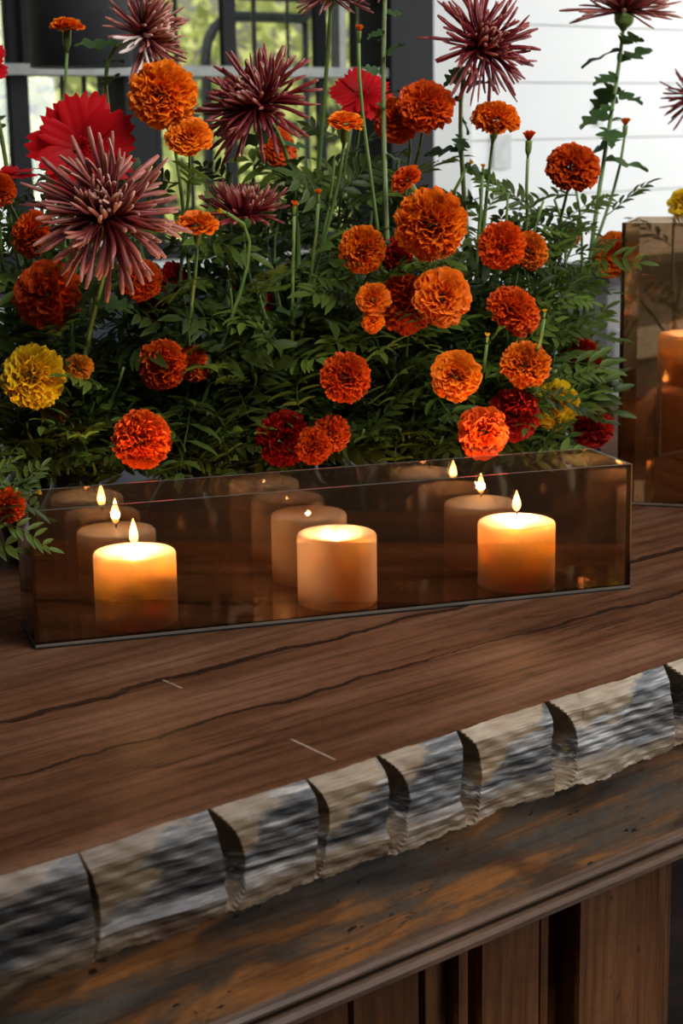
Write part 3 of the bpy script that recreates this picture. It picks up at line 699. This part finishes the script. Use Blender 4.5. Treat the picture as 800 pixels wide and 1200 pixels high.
def daisy(label, px, py, y, diam, face, n=13):
    c = at(px, py, y); rad = diam / 2 * y / F; fz = V(FACE[face]).normalized(); base = mouth(c); root = empty('red_zinnia', base, label, 'flower', 'red ray flowers')
    q0 = frame_q(fz, V((0, 0, 1))); rd = random.Random(int(px) + 3)
    for i in range(n):
        ly = i % 2; a = i * 2 * pi / n + rd.uniform(-.06, .06); q = q0 @ Quaternion((0, 0, 1), a) @ Quaternion((1, 0, 0), .10 + .16 * ly + rd.uniform(-.12, .12))
        link('petal', RP[i % 3], root, c - base + fz * rad * .03 * ly, q, rad * (1 - .08 * ly) * rd.uniform(.86, 1.06))
    h = link('centre', MG['small'][0], root, c - base + fz * rad * .06, q0, rad * .2); recolor(h, M['crimson']); h['kind'] = 'stuff'
    link('calyx', calyx_m, root, c - base, q0, (rad * .35, rad * .35, rad * .2))
    pts = grow(root, base, c - fz * rad * .28, fz, 'stem', .0028, M['stem']); leaves(root, pts, 2, .5, .85, .055, LEAF, LM)

# ------------------------------------------------------------------ the flowers: label, pixel x, y, distance, width in pixels, way it faces, kind, colour
mum('dusky pink-brown spider chrysanthemum in front of the bright red flower, facing out', 121, 240, 1.60, 176, (.02, -.9, .55), 180, thmax=1.85)
mum('brown chrysanthemum at the top edge turned right, pale florets low on its back', 182, 38, 1.80, 118, 'R', 170, thmax=1.7)
mum('deep maroon chrysanthemum tilted up left, above the middle of the bouquet', 292, 112, 1.78, 138, (-.45, -.6, .55), 180, True, thmax=1.75)
mum('dark maroon chrysanthemum half hidden in foliage below another maroon one', 285, 240, 1.78, 108, 'uu', 150, True, thmax=1.5)
mum('maroon chrysanthemum on a tall leafy stem against the white wall', 572, 46, 1.84, 124, (.35, -.8,   .35), 165, True, nl=9, thmax=1.85, stemmat='palestem', leafsize=.045)
mum('chrysanthemum seen from below, cut by the top edge, on a dark leafy stem', 733, -2, 2.12, 124, 'uu', 110, thmax=1.6, nl=11, leafsize=.062)
mum('chrysanthemum cut by the right edge, beside the white wall', 812, 104, 2.32, 84, (-.5, -.4, .6), 100, True, thmax=1.9, nl=4, leafsize=.05)
mum('chrysanthemum with only its lowest pink florets showing at the top edge', 388, -18, 1.86, 92, 'uu', 90, thmax=1.9, nl=0)
mum('chrysanthemum just above the frame on a long pale stem with small leaves', 452, -26, 1.84, 76, 'uu', 70, thmax=1.8, nl=9, stemmat='palestem', leafsize=.03)
daisy('large bright red ray flower with notched petals behind the dusky chrysanthemum', 97, 172, 1.74, 126, 'c', 14)
daisy('bright red ray flower behind a small orange marigold, upper middle', 424, 112, 1.92, 74, 'cu')
daisy('bright red ray flower cut by the left edge, high up', -22, 78, 1.8, 66, 'c')
daisy('dark red ray flower seen edge on at the left edge', 8, 208, 1.82, 78, 'uu')
MGS = [
 ('small orange marigold alone on a bare stem, before the drum lamp', 78, 29, 1.80, 42, 'uu', 'small', 'orange', 0),
 ('full orange marigold below the brown chrysanthemum at the top', 190, 110, 1.72, 78, 'c', 'full', 'amber', 3),
 ('mid-sized orange marigold touching the lower right of a larger orange one', 221, 157, 1.71, 54, 'cu', 'open', 'amber', 3),
 ('orange marigold seen side on over its calyx, right of the dusky chrysanthemum', 232, 260, 1.68, 52, 'u', 'small', 'orange', 2),
 ('red-orange marigold peeping out left of the dusky chrysanthemum', 36, 274, 1.73, 56, 'l', 'full', 'vermilion', 3),
 ('broad red-orange marigold under leaves above the yellow one', 55, 344, 1.70, 80, 'c', 'open', 'vermilion', 4),
 ('orange marigold behind the lowest florets of the dusky chrysanthemum', 166, 328, 1.70, 48, 'c', 'full', 'vermilion', 2),
 ('large bright yellow marigold at the left', 38, 441, 1.64, 76, 'c', 'full', 'yellow', 3),
 ('small ochre marigold right of the yellow one', 92, 429, 1.66, 36, 'cu', 'small', 'ochre', 2),
 ('red-orange marigold with a smaller red one behind its right side', 188, 427, 1.68, 60, 'cl', 'full', 'vermilion', 3),
 ('small red marigold tucked behind a red-orange one, left of centre', 228, 426, 1.72, 44, 'r', 'full', 'vermilion', 2),
 ('orange marigold lowest at the left, just above the trough', 166, 515, 1.63, 70, 'c', 'pom', 'vermilion', 3),
 ('small golden marigold on a straight stem before the upper red flower', 405, 141, 1.78, 44, 'u', 'small', 'amber', 2),
 ('orange marigold broken up by leaves under the maroon chrysanthemum', 328, 172, 1.88, 50, 'r', 'open', 'vermilion', 3),
 ('orange marigold above the foliage, left of the biggest pompon', 423, 292, 1.72, 56, 'cl', 'full', 'orange', 4),
 ('biggest orange pompon marigold, high in the middle right', 505, 262, 1.70, 84, 'c', 'pom', 'orange', 3),
 ('bright red-orange marigold against the black post', 499, 122, 1.84, 66, 'cu', 'full', 'vermilion', 3),
 ('darker red-orange marigold tucked left of the one against the black post', 464, 140, 1.86, 54, 'cl', 'full', 'vermilion', 2),
 ('orange marigold in front of the white wall under the tall chrysanthemum', 581, 137, 1.84, 56, 'u', 'full', 'orange', 1),
 ('left one of two touching orange marigolds at the foot of white wall', 587, 288, 1.78, 56, 'cl', 'full', 'vermilion', 3),
 ('right one of two touching orange marigolds at the foot of white wall', 623, 293, 1.80, 46, 'r', 'full', 'orange', 3),
 ('open orange marigold with broad petals below the biggest pompon', 520, 347, 1.69, 72, 'cr', 'open', 'orange', 3),
 ('red-orange marigold behind the left of the open broad-petalled one', 473, 357, 1.74, 70, 'cl', 'full', 'vermilion', 3),
 ('small amber marigold, upper of a little pair beside a red-orange one', 437, 350, 1.69, 42, 'c', 'small', 'orange', 2),
 ('tiny amber marigold, lower of a little pair beside a red-orange one', 437, 378, 1.69, 28, 'd', 'small', 'amber', 1),
 ('round red-orange marigold in the dark middle of the foliage', 405, 442, 1.68, 60, 'c', 'pom', 'vermilion', 3),
 ('bright amber open marigold facing out, low in the middle right', 534, 440, 1.67, 62, 'c', 'open', 'amber', 3),
 ('crescent-shaped red-orange marigold behind leaves, right of the broad-petalled one', 604, 362, 1.78, 66, 'ru', 'full', 'vermilion', 3),
 ('orange marigold sitting on top of a deep red one, right', 616, 425, 1.74, 60, 'cu', 'full', 'orange', 3),
 ('deep red marigold hanging below an orange one, right', 604, 486, 1.76, 64, 'cr', 'full', 'scarlet', 2),
 ('red-orange marigold with a dark eye, lowest above the right of the trough', 568, 507, 1.71, 66, 'cr', 'open', 'vermilion', 3),
 ('large dark red marigold low in the shade above the trough', 330, 513, 1.70, 68, 'l', 'pom', 'scarlet', 3),
 ('left lobe of two red-orange marigolds low above the trough, by a dark red one', 366, 522, 1.68, 46, 'cl', 'full', 'vermilion', 2),
 ('right lobe of two red-orange marigolds low above the trough', 389, 508, 1.69, 46, 'cr', 'full', 'vermilion', 2),
 ('dim yellow marigold half under a leaf, right of the deep red one', 650, 474, 1.82, 62, 'c', 'open', 'yellow', 3),
 ('dark red marigold low in the shade beside the tall glass box', 694, 500, 1.88, 52, 'c', 'full', 'scarlet', 0),
 ('dark red marigold in shadow above the one beside the tall glass box', 680, 420, 1.92, 50, 'c', 'full', 'scarlet', 1),
 ('big red-orange marigold against the white wall, upper right', 672, 194, 1.86, 62, 'cu', 'full', 'vermilion', 3),
 ('orange marigold cut off by the left edge of the tall glass box', 722, 298, 2.14, 56, 'c', 'open', 'orange', 1),
 ('tiny brownish red marigold opening on a thin stem by the white wall', 620, 158, 1.86, 26, 'uu', 'tuft', 'vermilion', 0),
 ('tiny orange tuft on a long green calyx on the tall right stem', 733, 142, 2.10, 20, 'uu', 'tuft', 'orange', 1),
 ('small red-orange marigold deep among leaves below the upper right one', 668, 276, 1.95, 26, 'c', 'small', 'vermilion', 3),
 ('yellow marigold at the right edge above the tall glass box', 800, 238, 2.32, 36, 'c', 'small', 'yellow', 3),
 ('red-orange marigold at the lower left edge in front of the trough', 8, 592, 1.42, 44, 'cl', 'full', 'vermilion', 4),
 ('orange marigold cut by the left edge beside the dusky chrysanthemum', -2, 222, 1.74, 40, 'c', 'full', 'vermilion', 2),
 ('dark red marigold in shade below the right of the dusky chrysanthemum', 180, 358, 1.76, 50, 'l', 'full', 'scarlet', 2),
 ('red marigold edge beside a shaded dark red one, left of centre', 206, 328, 1.78, 44, 'R', 'full', 'scarlet', 2),
 ('dark red marigold deep in shade in the middle left of foliage', 293, 352, 1.84, 54, 'cu', 'full', 'scarlet', 3),
 ('dark red-orange marigold behind the left of the biggest pompon', 462, 300, 1.80, 46, 'l', 'full', 'scarlet', 3),
 ('dim ochre marigold under leaves below the yellow one', 64, 486, 1.70, 34, 'd', 'small', 'ochre', 3),
 ('dim orange marigold speck low below the small ochre one', 92, 504, 1.70, 24, 'd', 'small', 'ochre', 2),
 ('orange marigold half open behind the top of the biggest pompon', 474, 208, 1.80, 40, 'lu', 'small', 'vermilion', 2),
 ('plump green-yellow bud with an orange tip, at the top middle', 421, 32, 1.78, 17, 'uu', 'tuft', 'amber', 0),
 ('tiny orange bud pointing up, left of the middle', 345, 238, 1.72, 15, 'uu', 'tuft', 'orange', 1),
 ('tiny green bud tipped with orange right of its twin, in the middle', 373, 224, 1.72, 14, 'uu', 'tuft', 'amber', 1),
 ('tiny green bud by the biggest pompon, below the white wall', 552, 190, 1.84, 11, 'ru', 'tuft', 'yellow', 1),
 ('tiny yellow-green bud on a thin stem right of its twin by white wall', 566, 194, 1.84, 11, 'uu', 'tuft', 'yellow', 1),
 ('tiny green bud standing alone right of the crescent-shaped marigold', 638, 364, 1.72, 10, 'uu', 'tuft', 'yellow', 0),
 ('tiny yellow tuft under the open broad-petalled marigold', 571, 392, 1.76, 12, 'uu', 'tuft', 'yellow', 2),
 ('tiny green bud lying sideways at the lower left before the trough', 46, 577, 1.43, 11, 'R', 'tuft', 'yellow', 2),
 ('tiny green bud poking right beside the lower maroon chrysanthemum', 258, 247, 1.70, 12, 'l', 'tuft', 'yellow', 0),
]
for a in MGS: marigold(*a)

# ------------------------------------------------------------------ leafy marigold shoots between the blooms
def shoot(px, py, y, n, size, young, where='among the blooms'):
    tip = at(px, py, y); base = mouth(tip)
    root = empty('leafy_marigold_shoot', base, 'green marigold shoot with feathery leaves ' + where, 'foliage', 'leafy shoots ' + where)
    b = V((fr.uniform(-.5, .5), fr.uniform(-.4, .2), .9)).normalized()
    pts = grow(root, base, tip, b, 'stem', .0018, M['stem'])
    leaves(root, pts, n, .3, 1.0, size, LEAF, [M['leafy'], M['leafy'], M['leaf']] if young else LM, .45)
def scatter(where, n, x0, x1, y0, y1, d0, d1, size, nl, young=.3):
    for i in range(n):
        px = x0 + (x1 - x0) * (i + fr.random()) / n; py = fr.uniform(y0, y1); dd = fr.uniform(d0, d1) + .12 * (px / 800)
        shoot(px, py, dd, nl, size, fr.random() < young, where)
scatter('below the dusky chrysanthemum', 9, -20, 240, 300, 420, 1.70, 1.84, .085, 11)
scatter('above the left of the trough', 9, -30, 250, 420, 510, 1.66, 1.76, .08, 10)
scatter('left of the biggest pompon', 11, 240, 480, 290, 430, 1.68, 1.84, .085, 11, .5)
scatter('above the middle of the trough', 9, 230, 500, 420, 510, 1.68, 1.78, .08, 10)
scatter('left of the tall glass box', 10, 480, 655, 300, 430, 1.72, 1.86, .075, 11)
scatter('above the right of the trough', 8, 470, 655, 420, 500, 1.68, 1.78, .07, 10)
scatter('around the large bright red flower', 7, -10, 160, 190, 300, 1.74, 1.86, .07, 10, .6)
scatter('under the maroon chrysanthemums', 12, 240, 470, 150, 300, 1.76, 1.9, .075, 10, .6)
scatter('before the white wall', 11, 545, 690, 215, 300, 1.76, 1.88, .062, 10, .3)
for x, y in ((20, 572), (-6, 575), (5, 610), (-10, 560)): shoot(x, y, 1.42, 10, .045, True, 'in front of the left end of trough')
scatter('low behind the trough rim', 15, 0, 660, 490, 545, 1.66, 1.70, .06, 10, .1)
